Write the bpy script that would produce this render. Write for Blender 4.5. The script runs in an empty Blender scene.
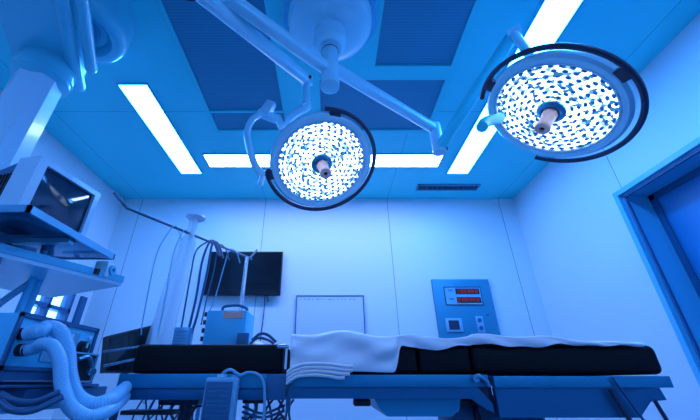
import bpy, bmesh, math, random
from mathutils import Vector, Matrix, Euler
random.seed(7)
scene = bpy.context.scene
COL = scene.collection
PI = math.pi

# ------------------------------------------------------------------ camera
H = 0.85                       # camera height
PITCH = math.radians(27.4)
FPX = 330.0
cam = bpy.data.cameras.new('camera')
cam.sensor_width = 36.0
cam.lens = 36.0 * FPX / 700.0
cam.shift_x = 20.0 / 700.0
cam.clip_start = 0.02
camo = bpy.data.objects.new('camera', cam)
COL.objects.link(camo)
camo.location = (0, 0, H)
camo.rotation_euler = (PI / 2 + PITCH, 0, 0)
scene.camera = camo

# ------------------------------------------------------------------ world, exposure
world = bpy.data.worlds.new('world'); scene.world = world
world.use_nodes = True
world.node_tree.nodes['Background'].inputs[0].default_value = (0.13, 0.38, 1.0, 1)
world.node_tree.nodes['Background'].inputs[1].default_value = 9.0
scene.view_settings.view_transform = 'Standard'
scene.view_settings.look = 'None'
scene.view_settings.gamma = 1.0
scene.view_settings.exposure = 0.0
scene.view_settings.use_curve_mapping = False

STRIP_EMIT = ((0.045, 0.29, 1.0), 28.0)     # long fluorescent strips
CROSS_EMIT = ((0.28, 0.41, 1.0), 35.0)      # crosswise strips
LED_EMIT = ((0.42, 0.62, 1.0), 5.5)        # operating light LEDs

# ------------------------------------------------------------------ helpers
cp, sp_ = math.cos(PITCH), math.sin(PITCH)
def at(u, v, X=None, Y=None, Z=None):
    """point seen at pixel (u, v) of the 700x420 frame on a plane X, Y or Z (world)"""
    dx, dy = (u - 330) / FPX, (210 - v) / FPX
    d = Vector((dx, cp - dy * sp_, sp_ + dy * cp))
    if Y is not None: t = Y / d.y
    elif X is not None: t = X / d.x
    else: t = (Z - H) / d.z
    return Vector((0, 0, H)) + d * t

WM = {}
def wm(o):
    return WM.get(o.name, Matrix.Identity(4)) if o else Matrix.Identity(4)
def tag(o, label=None, cat=None, group=None, kind=None):
    if label: o['label'] = label
    if cat: o['category'] = cat
    if group: o['group'] = group
    if kind: o['kind'] = kind
    return o
def thing(name, label, cat, loc=(0, 0, 0), rot=None, group=None):
    o = bpy.data.objects.new(name, None); COL.objects.link(o)
    M = Matrix.Translation(Vector(loc))
    if rot is not None: M = M @ rot.to_4x4()
    o.matrix_basis = M
    o.empty_display_size = 0.05
    WM[o.name] = M
    return tag(o, label, cat, group)
def obj(name, bm, m, parent=None, smooth=True):
    bmesh.ops.recalc_face_normals(bm, faces=bm.faces[:])
    me = bpy.data.meshes.new(name); 
    M = wm(parent)
    if parent is None:
        cs = [v.co for v in bm.verts]
        c = Vector(((min(v.x for v in cs) + max(v.x for v in cs)) / 2, (min(v.y for v in cs) + max(v.y for v in cs)) / 2, min(v.z for v in cs)))
        M = Matrix.Translation(c)
    bm.transform(M.inverted())
    bm.to_mesh(me); bm.free()
    ms = m if isinstance(m, (list, tuple)) else [m]
    for k in ms: me.materials.append(k)
    if smooth:
        for p in me.polygons: p.use_smooth = True
        try: me.set_sharp_from_angle(angle=math.radians(38))
        except Exception: pass
    o = bpy.data.objects.new(name, me); COL.objects.link(o)
    if parent:
        o.parent = parent; WM[o.name] = M.copy()
    else:
        o.matrix_basis = M; WM[o.name] = M
    return o
def struct(name, bm, m, smooth=False):
    o = obj(name, bm, m, None, smooth); o['kind'] = 'structure'; return o
def nb(): return bmesh.new()
def add(bm, src):
    me = bpy.data.meshes.new('tmp'); src.to_mesh(me); src.free(); bm.from_mesh(me); bpy.data.meshes.remove(me); return bm
def box(bm, x0, x1, y0, y1, z0, z1, bev=0.0, seg=2, M=None, mi=0):
    t = bmesh.new()
    bmesh.ops.create_cube(t, size=1)
    for v in t.verts:
        v.co = Vector(((x0 + x1) / 2 + v.co.x * (x1 - x0), (y0 + y1) / 2 + v.co.y * (y1 - y0), (z0 + z1) / 2 + v.co.z * (z1 - z0)))
    if bev > 0:
        bmesh.ops.bevel(t, geom=t.edges[:], offset=bev, segments=seg, profile=0.5, affect='EDGES')
    if M is not None: t.transform(M)
    for f in t.faces: f.material_index = mi
    return add(bm, t)
def frame_of(d):
    d = d.normalized()
    a = Vector((0, 0, 1)) if abs(d.z) < 0.9 else Vector((1, 0, 0))
    x = d.cross(a).normalized(); y = d.cross(x).normalized()
    return x, y
def cyl(bm, p0, p1, r0, r1=None, n=24, caps=True, mi=0):
    p0, p1 = Vector(p0), Vector(p1); r1 = r0 if r1 is None else r1
    x, y = frame_of(p1 - p0)
    A = [bm.verts.new(p0 + (x * math.cos(2 * PI * i / n) + y * math.sin(2 * PI * i / n)) * r0) for i in range(n)]
    B = [bm.verts.new(p1 + (x * math.cos(2 * PI * i / n) + y * math.sin(2 * PI * i / n)) * r1) for i in range(n)]
    for i in range(n):
        f = bm.faces.new((A[i], A[(i + 1) % n], B[(i + 1) % n], B[i])); f.material_index = mi
    if caps:
        bm.faces.new(A[::-1]).material_index = mi; bm.faces.new(B).material_index = mi
    return bm
def lathe(bm, prof, n=40, M=None, cap=True, a0=0.0, a1=2 * PI, mi=0):
    """prof: list of (r, z) about local z"""
    t = bmesh.new(); full = abs(a1 - a0 - 2 * PI) < 1e-6
    k = n if full else n + 1
    rings = []
    for r, z in prof:
        if r < 1e-6: rings.append([t.verts.new((0, 0, z))])
        else: rings.append([t.verts.new((r * math.cos(a0 + (a1 - a0) * i / n), r * math.sin(a0 + (a1 - a0) * i / n), z)) for i in range(k)])
    for a, b in zip(rings, rings[1:]):
        for i in range(n):
            j = (i + 1) % k if full else i + 1
            q = []
            for v in (a[i % len(a)], a[j % len(a)], b[j % len(b)], b[i % len(b)]):
                if v not in q: q.append(v)
            if len(q) >= 3:
                t.faces.new(q).material_index = mi
    if M is not None: t.transform(M)
    return add(bm, t)
def smooth_path(pts, sub=8, closed=False):
    pts = [Vector(p) for p in pts]
    if len(pts) < 3: return pts
    out = []
    n = len(pts)
    for i in range(n - 1):
        p0 = pts[i - 1] if i > 0 else pts[0] * 2 - pts[1]
        p1, p2 = pts[i], pts[i + 1]
        p3 = pts[i + 2] if i + 2 < n else pts[-1] * 2 - pts[-2]
        for k in range(sub):
            t = k / sub
            out.append(0.5 * ((2 * p1) + (p2 - p0) * t + (2 * p0 - 5 * p1 + 4 * p2 - p3) * t * t + (3 * p1 - p0 - 3 * p2 + p3) * t ** 3))
    out.append(pts[-1])
    return out
def tube(bm, pts, r, n=12, sub=8, smooth=True, rfun=None, mi=0, flat=1.0):
    P = smooth_path(pts, sub) if smooth else [Vector(p) for p in pts]
    rings = []; x = None
    for i, p in enumerate(P):
        d = (P[min(i + 1, len(P) - 1)] - P[max(i - 1, 0)]).normalized()
        if x is None: x, y = frame_of(d)
        else:
            x = (x - d * x.dot(d)).normalized(); y = d.cross(x).normalized()
        rr = rfun(i / (len(P) - 1), i) if rfun else r
        rings.append([bm.verts.new(p + (x * math.cos(2 * PI * k / n) + y * flat * math.sin(2 * PI * k / n)) * rr) for k in range(n)])
    for a, b in zip(rings, rings[1:]):
        for k in range(n):
            bm.faces.new((a[k], a[(k + 1) % n], b[(k + 1) % n], b[k])).material_index = mi
    bm.faces.new(rings[0][::-1]).material_index = mi; bm.faces.new(rings[-1]).material_index = mi
    return bm
def prism(bm, poly, axis, a0, a1, mi=0):
    """poly in the plane normal to axis ('x': (y,z), 'y': (x,z), 'z': (x,y)), extruded a0..a1"""
    def P(p, a):
        return {'x': (a, p[0], p[1]), 'y': (p[0], a, p[1]), 'z': (p[0], p[1], a)}[axis]
    A = [bm.verts.new(P(p, a0)) for p in poly]; B = [bm.verts.new(P(p, a1)) for p in poly]
    n = len(poly)
    for i in range(n): bm.faces.new((A[i], A[(i + 1) % n], B[(i + 1) % n], B[i])).material_index = mi
    bm.faces.new(A[::-1]).material_index = mi; bm.faces.new(B).material_index = mi
    return bm
def beam(bm, p0, p1, w, h, up=(0, 0, 1), bev=0.0):
    """rectangular bar between two points"""
    p0, p1 = Vector(p0), Vector(p1); d = (p1 - p0); L = d.length; d.normalize()
    x = d.cross(Vector(up)).normalized(); z = x.cross(d).normalized()
    M = Matrix((( d.x, x.x, z.x, p0.x), (d.y, x.y, z.y, p0.y), (d.z, x.z, z.z, p0.z), (0, 0, 0, 1)))
    return box(bm, 0, L, -w / 2, w / 2, -h / 2, h / 2, bev, 3, M)

# ------------------------------------------------------------------ materials
def mat(name, col, rough=0.5, metal=0.0, emit=None, estr=0.0, noise=0.0, nscale=20.0, bump=0.0, alpha=None, trans=None, coat=0.0, spec=None):
    m = bpy.data.materials.new(name); m.use_nodes = True
    nt = m.node_tree; b = nt.nodes['Principled BSDF']
    b.inputs['Base Color'].default_value = (*col, 1)
    b.inputs['Roughness'].default_value = rough
    b.inputs['Metallic'].default_value = metal
    if spec is not None: b.inputs['Specular IOR Level'].default_value = spec
    if coat: b.inputs['Coat Weight'].default_value = coat; b.inputs['Coat Roughness'].default_value = 0.08
    if emit:
        b.inputs['Emission Color'].default_value = (*emit, 1); b.inputs['Emission Strength'].default_value = estr
    if alpha is not None: b.inputs['Alpha'].default_value = alpha
    if trans is not None: b.inputs['Transmission Weight'].default_value = trans
    if noise > 0 or bump > 0:
        tc = nt.nodes.new('ShaderNodeTexCoord'); nz = nt.nodes.new('ShaderNodeTexNoise')
        nz.inputs['Scale'].default_value = nscale; nz.inputs['Detail'].default_value = 4
        nt.links.new(tc.outputs['Object'], nz.inputs['Vector'])
        if noise > 0:
            mr = nt.nodes.new('ShaderNodeMapRange'); mr.inputs['From Min'].default_value = 0.25; mr.inputs['From Max'].default_value = 0.75
            mr.inputs['To Min'].default_value = 1 - noise; mr.inputs['To Max'].default_value = 1 + noise
            nt.links.new(nz.outputs['Fac'], mr.inputs['Value'])
            vm = nt.nodes.new('ShaderNodeVectorMath'); vm.operation = 'SCALE'; vm.inputs[0].default_value = col
            nt.links.new(mr.outputs[0], vm.inputs['Scale']); nt.links.new(vm.outputs[0], b.inputs['Base Color'])
        if bump > 0:
            bp = nt.nodes.new('ShaderNodeBump'); bp.inputs['Strength'].default_value = bump; bp.inputs['Distance'].default_value = 0.01
            nt.links.new(nz.outputs['Fac'], bp.inputs['Height']); nt.links.new(bp.outputs[0], b.inputs['Normal'])
    return m
def seam_mat(name, col, lines, rough=0.45, w=0.003, seamcol=0.25, noise=0.02):
    """panel surface with thin dark joints at given world coordinates; lines = [(axis, value), ...]"""
    m = mat(name, col, rough); nt = m.node_tree; b = nt.nodes['Principled BSDF']
    g = nt.nodes.new('ShaderNodeNewGeometry'); sx = nt.nodes.new('ShaderNodeSeparateXYZ')
    nt.links.new(g.outputs['Position'], sx.inputs[0])
    prev = None
    for ax, val in lines:
        c = nt.nodes.new('ShaderNodeMath'); c.operation = 'COMPARE'
        nt.links.new(sx.outputs['XYZ'.index(ax)], c.inputs[0]); c.inputs[1].default_value = val; c.inputs[2].default_value = w
        if prev is None: prev = c
        else:
            a = nt.nodes.new('ShaderNodeMath'); a.operation = 'MAXIMUM'
            nt.links.new(prev.outputs[0], a.inputs[0]); nt.links.new(c.outputs[0], a.inputs[1]); prev = a
    mx = nt.nodes.new('ShaderNodeMix'); mx.data_type = 'RGBA'
    nz = nt.nodes.new('ShaderNodeTexNoise'); nz.inputs['Scale'].default_value = 1.5
    nt.links.new(g.outputs['Position'], nz.inputs['Vector'])
    mr = nt.nodes.new('ShaderNodeMapRange'); mr.inputs['To Min'].default_value = 1 - noise; mr.inputs['To Max'].default_value = 1 + noise
    nt.links.new(nz.outputs['Fac'], mr.inputs['Value'])
    vm = nt.nodes.new('ShaderNodeVectorMath'); vm.operation = 'SCALE'; vm.inputs[0].default_value = col
    nt.links.new(mr.outputs[0], vm.inputs['Scale'])
    nt.links.new(vm.outputs[0], mx.inputs[6]); mx.inputs[7].default_value = (*[c * seamcol for c in col], 1)
    nt.links.new(prev.outputs[0], mx.inputs[0]); nt.links.new(mx.outputs[2], b.inputs['Base Color'])
    return m
def glow(name, col, strength):
    m = bpy.data.materials.new(name); m.use_nodes = True; nt = m.node_tree
    nt.nodes.remove(nt.nodes['Principled BSDF'])
    e = nt.nodes.new('ShaderNodeEmission'); e.inputs[0].default_value = (*col, 1); e.inputs[1].default_value = strength
    nt.links.new(e.outputs[0], nt.nodes['Material Output'].inputs[0]); return m

D = 3.7; CZ = H + 2.076; RX = 2.35; LX = -2.65; FY = -2.2
WALLC = (0.72, 0.80, 0.82)
M = {}
M['wall_back'] = seam_mat('wall_panel_back', WALLC, [('X', -2.40), ('X', -0.822), ('X', 0.732), ('X', 2.157)])
M['wall_side'] = seam_mat('wall_panel_side', WALLC, [('Y', 2.28), ('Y', 0.78)])
M['ceiling'] = seam_mat('ceiling_panel', (0.05, 0.80, 0.84), [('X', -2.40), ('X', -0.822), ('X', 0.732), ('X', 2.157), ('Y', 2.15)], rough=0.4, w=0.0025, seamcol=0.5)
M['floor'] = mat('vinyl_floor', (0.06, 0.20, 0.28), 0.35, noise=0.05)
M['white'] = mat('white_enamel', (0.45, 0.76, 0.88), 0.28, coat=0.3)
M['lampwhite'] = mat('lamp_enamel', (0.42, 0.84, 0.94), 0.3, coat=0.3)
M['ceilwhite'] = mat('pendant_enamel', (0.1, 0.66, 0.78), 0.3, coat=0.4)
M['grille'] = mat('grille_steel', (0.03, 0.3, 0.5), 0.5)
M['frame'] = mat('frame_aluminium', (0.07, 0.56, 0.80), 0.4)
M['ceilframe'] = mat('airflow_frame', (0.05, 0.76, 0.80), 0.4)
M['strip'] = glow('strip_diffuser', *STRIP_EMIT)
M['rear_fill'] = glow('rear_fill_diffuser', (0.20, 0.38, 1.0), 34.0)  # glow of the added fill strips behind the camera
M['cross'] = glow('cross_strip_diffuser', *CROSS_EMIT)
M['black'] = mat('black_plastic', (0.012, 0.012, 0.02), 0.4)
M['navy'] = mat('navy_rubber', (0.02, 0.03, 0.07), 0.35)
M['pad'] = mat('black_vinyl_pad', (0.004, 0.004, 0.006), 0.6, spec=0.2, bump=0.15, nscale=60)
M['screen'] = mat('dark_glass', (0.012, 0.03, 0.07), 0.06, spec=0.8)
M['tv'] = mat('tv_glass', (0.008, 0.009, 0.014), 0.15)
M['steel'] = mat('brushed_steel', (0.12, 0.42, 0.58), 0.32, 0.8)
M['chrome'] = mat('chrome', (0.75, 0.75, 0.8), 0.15, 1.0)
M['rail'] = mat('table_rail_steel', (0.02, 0.28, 0.44), 0.38, 0.55)
M['raildark'] = mat('table_plate_steel', (0.01, 0.15, 0.29), 0.42, 0.5)
M['grey'] = mat('grey_enamel', (0.12, 0.4, 0.55), 0.45)
M['greyd'] = mat('dark_grey_enamel', (0.02, 0.13, 0.26), 0.45)
M['panelgrey'] = mat('panel_steel', (0.02, 0.27, 0.4), 0.4, 0.1)
M['cloth'] = mat('white_cloth', (0.97, 0.92, 0.92), 0.85, bump=0.25, nscale=14)
M['board'] = mat('whiteboard', (0.62, 0.70, 0.80), 0.3)
M['label'] = mat('salmon_label', (1.0, 0.45, 0.34), 0.6)
M['hose'] = mat('pale_hose', (0.22, 0.58, 0.8), 0.35)
M['handle'] = mat('lamp_handle_plastic', (1.0, 0.52, 0.42), 0.4)
M['red'] = mat('red_digit', (0.1, 0.0, 0.0), 0.5, emit=(1.0, 0.06, 0.03), estr=0.22)
M['cable'] = mat('cable_blue_grey', (0.02, 0.1, 0.2), 0.4)
M['cablelight'] = mat('cable_pale', (0.18, 0.48, 0.65), 0.4)
M['door'] = mat('door_steel', (0.02, 0.24, 0.48), 0.25)
M['doorframe'] = mat('door_frame_steel', (0.1, 0.55, 0.74), 0.35)
M['glass'] = mat('window_glass', (0.9, 0.95, 1.0), 0.02, trans=1.0)
M['plastic'] = mat('clear_sleeve', (0.80, 0.92, 0.98), 0.25, alpha=0.32)
M['plasticcap'] = mat('clear_cap', (0.85, 0.92, 0.97), 0.2, alpha=0.8)
M['paper'] = mat('paper', (0.55, 0.66, 0.75), 0.8)

def led_mat():
    m = bpy.data.materials.new('led_reflector'); m.use_nodes = True; nt = m.node_tree
    nt.nodes.remove(nt.nodes['Principled BSDF'])
    tc = nt.nodes.new('ShaderNodeTexCoord')
    vo = nt.nodes.new('ShaderNodeTexVoronoi'); vo.inputs['Scale'].default_value = 62
    vo.feature = 'F1'
    nt.links.new(tc.outputs['Object'], vo.inputs['Vector'])
    sc = nt.nodes.new('ShaderNodeSeparateColor')
    nt.links.new(vo.outputs['Color'], sc.inputs[0])
    mr = nt.nodes.new('ShaderNodeMapRange'); mr.inputs['From Min'].default_value = 0.15; mr.inputs['To Min'].default_value = LED_EMIT[1] * 0.11; mr.inputs['To Max'].default_value = LED_EMIT[1] * 1.9
    nt.links.new(sc.outputs[0], mr.inputs['Value'])
    e = nt.nodes.new('ShaderNodeEmission'); e.inputs[0].default_value = (*LED_EMIT[0], 1)
    mx = nt.nodes.new('ShaderNodeMix'); mx.data_type = 'RGBA'; mx.inputs[6].default_value = (0.06, 0.42, 1.0, 1); mx.inputs[7].default_value = (*LED_EMIT[0], 1)
    m2 = nt.nodes.new('ShaderNodeMapRange'); m2.inputs['From Min'].default_value = 0.15; m2.inputs['From Max'].default_value = 0.35
    nt.links.new(sc.outputs[0], m2.inputs['Value']); nt.links.new(m2.outputs[0], mx.inputs[0]); nt.links.new(mx.outputs[2], e.inputs[0])
    nt.links.new(mr.outputs[0], e.inputs[1])
    nt.links.new(e.outputs[0], nt.nodes['Material Output'].inputs[0]); return m
M['led'] = led_mat()
M['lens'] = mat('led_lens_glass', (0.06, 0.26, 0.52), 0.12, coat=0.5)

# ------------------------------------------------------------------ room shell
T = 0.3
bm = nb(); box(bm, LX - T, RX + T, FY - T, D + T, -0.1, 0); struct('floor', bm, M['floor'])
bm = nb(); box(bm, LX - T, RX + T, FY - T, D + T, CZ, CZ + 0.1); struct('ceiling', bm, M['ceiling'])
bm = nb(); box(bm, LX - T, RX + T, D, D + 0.1, 0, CZ); struct('wall_back', bm, M['wall_back'])
bm = nb(); box(bm, LX - T, RX + T, FY - 0.1, FY, 0, CZ); struct('wall_front', bm, M['wall_side'])
# right wall with the door recess
DY0, DY1, DZ = 0.95, 2.31, H + 1.325
bm = nb()
box(bm, RX, RX + T, DY1, D, 0, CZ); box(bm, RX, RX + T, FY, DY0, 0, CZ); box(bm, RX, RX + T, DY0, DY1, DZ, CZ)
struct('wall_right', bm, M['wall_side'])
# left wall with the window opening
WY0, WY1, WZ0, WZ1 = 2.93, 3.45, H + 0.43, H + 0.88
bm = nb()
box(bm, LX - 0.12, LX, WY1, D, 0, CZ); box(bm, LX - 0.12, LX, FY, WY0, 0, CZ)
box(bm, LX - 0.12, LX, WY0, WY1, 0, WZ0); box(bm, LX - 0.12, LX, WY0, WY1, WZ1, CZ)
struct('wall_left', bm, M['wall_side'])
# window
bm = nb()
fw = 0.035
for y0, y1, z0, z1 in ((WY0, WY0 + fw, WZ0, WZ1), (WY1 - fw, WY1, WZ0, WZ1), (WY0, WY1, WZ0, WZ0 + fw), (WY0, WY1, WZ1 - fw, WZ1),
                       (3.15, 3.18, WZ0, WZ1), (WY0, WY1, WZ0 + 0.18, WZ0 + 0.215)):
    box(bm, LX - 0.09, LX + 0.012, y0, y1, z0, z1)
w = struct('window_1', bm, M['greyd'])
bm = nb(); box(bm, LX - 0.05, LX - 0.044, WY0 + 0.01, WY1 - 0.01, WZ0 + 0.01, WZ1 - 0.01); g = obj('glass_pane', bm, M['glass'], w)
bm = nb(); box(bm, LX + 0.001, LX + 0.03, 3.53, 3.61, H + 0.02, H + 0.80); struct('trim_1', bm, M['greyd'])
# door: frame and leaf
bm = nb(); e = 0.04
box(bm, RX - 0.03, RX + 0.02, DY1, DY1 + e, 0, DZ + e); box(bm, RX - 0.03, RX + 0.02, DY0 - e, DY0, 0, DZ + e); box(bm, RX - 0.03, RX + 0.02, DY0, DY1, DZ, DZ + e)
d = 0.012   # liner of the recess
box(bm, RX + 0.0, RX + 0.25, DY1 - d, DY1, 0, DZ); box(bm, RX, RX + 0.25, DY0, DY0 + d, 0, DZ); box(bm, RX, RX + 0.25, DY0, DY1, DZ - d, DZ)
dr = struct('door_1', bm, M['doorframe'])
bm = nb(); box(bm, RX + 0.21, RX + 0.25, DY0 + d, DY1 - d - 0.015, 0.01, DZ - d - 0.015); obj('door_leaf', bm, M['door'], dr, False)
bm = nb()
box(bm, RX + 0.195, RX + 0.212, DY1 - d - 0.045, DY1 - d, 0, DZ - d); box(bm, RX + 0.195, RX + 0.212, DY0 + d, DY1 - d, DZ - d - 0.045, DZ - d)
box(bm, RX - 0.004, RX + 0.016, DY1 - d - 0.014, DY1 - d + 0.001, 0, DZ - d); box(bm, RX - 0.004, RX + 0.016, DY0 + d, DY1 - d, DZ - d - 0.014, DZ - d + 0.001)
obj('door_seal', bm, M['greyd'], dr, False)
bm = nb(); box(bm, RX + 0.17, RX + 0.185, 1.25, 1.28, 0.85, 1.25, 0.005)
box(bm, RX + 0.18, RX + 0.212, 1.255, 1.275, 0.88, 0.90); box(bm, RX + 0.18, RX + 0.212, 1.255, 1.275, 1.20, 1.22); obj('door_handle', bm, M['steel'], dr)

# ------------------------------------------------------------------ ceiling fixtures
def strip(x0, x1, y0, y1, label, name='ceiling_strip_light', group=None, m='strip'):
    t = thing(name, label, 'ceiling light', ((x0 + x1) / 2, (y0 + y1) / 2, CZ), group=group)
    b = nb(); e = 0.012
    box(b, x0 - e, x1 + e, y0 - e, y0, CZ - 0.012, CZ); box(b, x0 - e, x1 + e, y1, y1 + e, CZ - 0.012, CZ)
    box(b, x0 - e, x0, y0, y1, CZ - 0.012, CZ); box(b, x1, x1 + e, y0, y1, CZ - 0.012, CZ)
    obj('frame', b, M['frame'], t, False)
    b = nb(); box(b, x0, x1, y0, y1, CZ - 0.008, CZ - 0.001); obj('diffuser', b, M[m], t, False)
strip(-1.665, -1.44, 1.85, 3.10, 'long white strip light running towards the back wall on the left side of the ceiling')
strip(1.315, 1.545, 1.84, 3.10, 'white strip light on the right side of the ceiling ending near the small slotted vent')
strip(1.315, 1.545, 0.56, 1.81, 'white strip light at the top edge of the photo above the right operating light')
strip(-1.30, -0.085, 2.755, 2.965, 'white crosswise strip light behind the centre operating light, left one of the crosswise pair', m='cross')
strip(-0.055, 1.165, 2.755, 2.965, 'white crosswise strip light on the ceiling near the small slotted vent, right of the pair', m='cross')

for x0 in (-1.665, 1.315):   # unseen strips added behind the camera to light the table's near side
    strip(x0, x0 + .23, -1.55, -0.30, 'added unseen white strip light on the ceiling behind the viewer, on the %s side' % ('left' if x0 < 0 else 'right'), m='rear_fill')
# laminar flow ceiling: frame + perforated panels
t = thing('laminar_airflow_unit', 'large framed air supply grid with dark blue perforated panels set into the ceiling', 'ceiling air unit', (0, 1.2, CZ))
FX0, FX1, FY0, FY1 = -1.07, 0.93, -0.3, 2.40
panels = [(-1.03, -0.40, 1.0, 2.115), (-1.03, -0.40, 2.135, 2.36), (0.33, 0.885, 0.35, 1.66), (-0.08, 0.885, 1.785, 2.36), (-1.03, -0.40, 0.0, 0.98)]
zf = CZ - 0.03
b = nb()
# frame slab pieces around the panels
def fr(x0, x1, y0, y1): box(b, x0, x1, y0, y1, zf, CZ)
fr(FX0, -1.03, FY0, FY1); fr(-1.03, -0.40, 2.36, FY1); fr(-1.03, -0.40, 2.115, 2.135); fr(-1.03, -0.40, 0.98, 1.0); fr(-1.03, -0.40, FY0, 0.0)
fr(-0.40, -0.08, FY0, FY1); fr(-0.08, 0.885, 2.36, FY1); fr(-0.08, 0.885, 1.66, 1.785); fr(-0.08, 0.33, FY0, 1.66); fr(0.885, FX1, FY0, FY1); fr(0.33, 0.885, FY0, 0.35)
obj('frame', b, M['ceilframe'], t, False)
def mesh_mat():
    m = mat('perforated_sheet', (0.10, 0.28, 0.50), 0.45); nt = m.node_tree
    g = nt.nodes.new('ShaderNodeNewGeometry'); wv = nt.nodes.new('ShaderNodeTexWave'); wv.bands_direction = 'Y'
    wv.inputs['Scale'].default_value = 16; wv.inputs['Distortion'].default_value = 0
    nt.links.new(g.outputs['Position'], wv.inputs['Vector'])
    mx = nt.nodes.new('ShaderNodeMix'); mx.data_type = 'RGBA'
    mx.inputs[6].default_value = (0.02, 0.25, 0.38, 1); mx.inputs[7].default_value = (0.03, 0.31, 0.45, 1)
    nt.links.new(wv.outputs['Fac'], mx.inputs[0]); nt.links.new(mx.outputs[2], nt.nodes['Principled BSDF'].inputs['Base Color'])
    return m
M['perf'] = mesh_mat()
for x0, x1, y0, y1 in panels:
    b = nb(); box(b, x0, x1, y0, y1, CZ - 0.014, CZ - 0.004); obj('perforated_panel', b, M['perf'], t, False)

t = thing('ceiling_vent', 'small dark slotted air vent on the ceiling near the top of the back wall', 'vent', (1.42, 3.40, CZ))
b = nb(); x0, x1, y0, y1 = 1.05, 1.79, 3.335, 3.47
box(b, x0, x1, y0, y1, CZ - 0.003, CZ); obj('backing', b, M['black'], t, False)
b = nb()
for q in ((x0, x1, y0, y0 + .014), (x0, x1, y1 - .014, y1), (x0, x0 + .014, y0, y1), (x1 - .014, x1, y0, y1)): box(b, *q, CZ - 0.014, CZ)
obj('frame', b, M['grey'], t, False)
b = nb()
for i in range(3):
    y = y0 + 0.034 + i * 0.034
    box(b, x0 + .01, x1 - .01, y - .005, y + .005, CZ - 0.012, CZ - 0.002)
for i in range(1, 12):
    x = x0 + i * (x1 - x0) / 12; box(b, x - .004, x + .004, y0, y1, CZ - 0.010, CZ - 0.002)
s = obj('slats', b, M['greyd'], t, False); s['kind'] = 'stuff'

# ------------------------------------------------------------------ operating lights
def rot_to(n, roll=0.0):
    n = Vector(n).normalized()
    q = Vector((0, 0, 1)).rotation_difference(n)
    return (q.to_matrix() @ Matrix.Rotation(roll, 3, 'Z'))
def lamp_head(C, n, label, ring_from, ring_to, rr, clamps, knob_dir, rings, dark):
    """C centre of the glass, n light direction (local +z)"""
    C = Vector(C); n = Vector(n).normalized()
    q = Vector((0, 0, 1)).rotation_difference(n).to_matrix()
    t = thing('operating_light', label, 'surgical light', C, q)
    L = Matrix.Translation(C) @ q.to_4x4()
    def A(p):   # angle in lamp plane of a world point direction from centre
        v = q.inverted() @ (Vector(p) - C); return math.atan2(v.y, v.x)
    b = nb(); lathe(b, [(0, -0.11), (0.12, -0.108), (0.22, -0.085), (0.285, -0.05), (0.300, -0.02), (0.298, 0.0), (0.285, 0.012), (0.262, 0.010), (0.255, -0.004)], 72, L)
    obj('housing', b, M['lampwhite'], t)
    b = nb(); lathe(b, [(0.258, 0.0), (0.2585, 0.008), (0.250, 0.008), (0.248, 0.0)], 72, L); obj('rim', b, M['white'], t)
    # reflector plate
    b = nb(); lathe(b, [(0.256, -0.006), (0.0, -0.006)], 72, L); pl = obj('led_plate', b, M['led'], t)
    # lens cups in rings
    b = nb()
    for k, (r, cnt) in enumerate(rings):
        for i in range(cnt):
            a = 2 * PI * (i + 0.5 * (k % 2)) / cnt
            p = Vector((r * math.cos(a), r * math.sin(a), -0.004))
            mm = L @ Matrix.Translation(p) @ Matrix.Rotation(a, 4, 'Z')
            s = dark
            lathe(b, [(s, 0.0), (s * .9, 0.005), (s * .5, 0.008), (0, 0.009)], 8, mm @ Matrix.Diagonal((0.62, 1.0, 1, 1)))
    ln = obj('led_lenses', b, M['lens'], t); ln['kind'] = 'stuff'
    # hub and sterile handle
    b = nb(); lathe(b, [(0.062, -0.004), (0.062, 0.006), (0.050, 0.016), (0.042, 0.018), (0.038, 0.006), (0.0, 0.006)], 40, L); obj('hub', b, M['steel'], t)
    b = nb(); lathe(b, [(0.031, 0.004), (0.034, 0.03), (0.029, 0.06), (0.030, 0.10), (0.034, 0.118), (0.031, 0.126), (0.012, 0.126), (0.012, 0.11), (0, 0.11)], 28, L)
    h = obj('centre_handle', b, M['handle'], t); h['label'] = 'salmon pink centre handle'
    b = nb(); lathe(b, [(0.0115, 0.1105), (0.0115, 0.115), (0, 0.115)], 20, L); obj('handle_socket', b, M['black'], h)
    # rail handle around the rim
    a0, a1 = A(ring_from), A(ring_to)
    return t, L, A, q
def ring_arc(t, L, a0, a1, rr, zz, clamps):
    b = nb(); N = 60
    pts = [L @ Vector((rr * math.cos(a0 + (a1 - a0) * i / N), rr * math.sin(a0 + (a1 - a0) * i / N), zz)) for i in range(N + 1)]
    tube(b, pts, 0.0125, n=10, smooth=False)
    h = obj('rail_handle', b, M['navy'], t); h['label'] = 'dark curved rail handle'
    for a in clamps:
        b = nb(); box(b, 0.282, rr + 0.004, -0.032, 0.032, zz - 0.016, zz + 0.012, 0.005, 2, L @ Matrix.Rotation(a, 4, 'Z'))
        obj('clamp', b, M['navy'], t)

def plane_angle(C, n, u, v):
    """angle in the lamp plane of the point seen at pixel u, v; also its radius"""
    C = Vector(C); n = Vector(n).normalized(); o = Vector((0, 0, H))
    dx, dy = (u - 330) / FPX, (210 - v) / FPX
    d = Vector((dx, cp - dy * sp_, sp_ + dy * cp))
    tt = (C - o).dot(n) / d.dot(n); P = o + d * tt - C
    q = Vector((0, 0, 1)).rotation_difference(n).to_matrix(); w = q.inverted() @ P
    return math.atan2(w.y, w.x), math.hypot(w.x, w.y)

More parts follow.
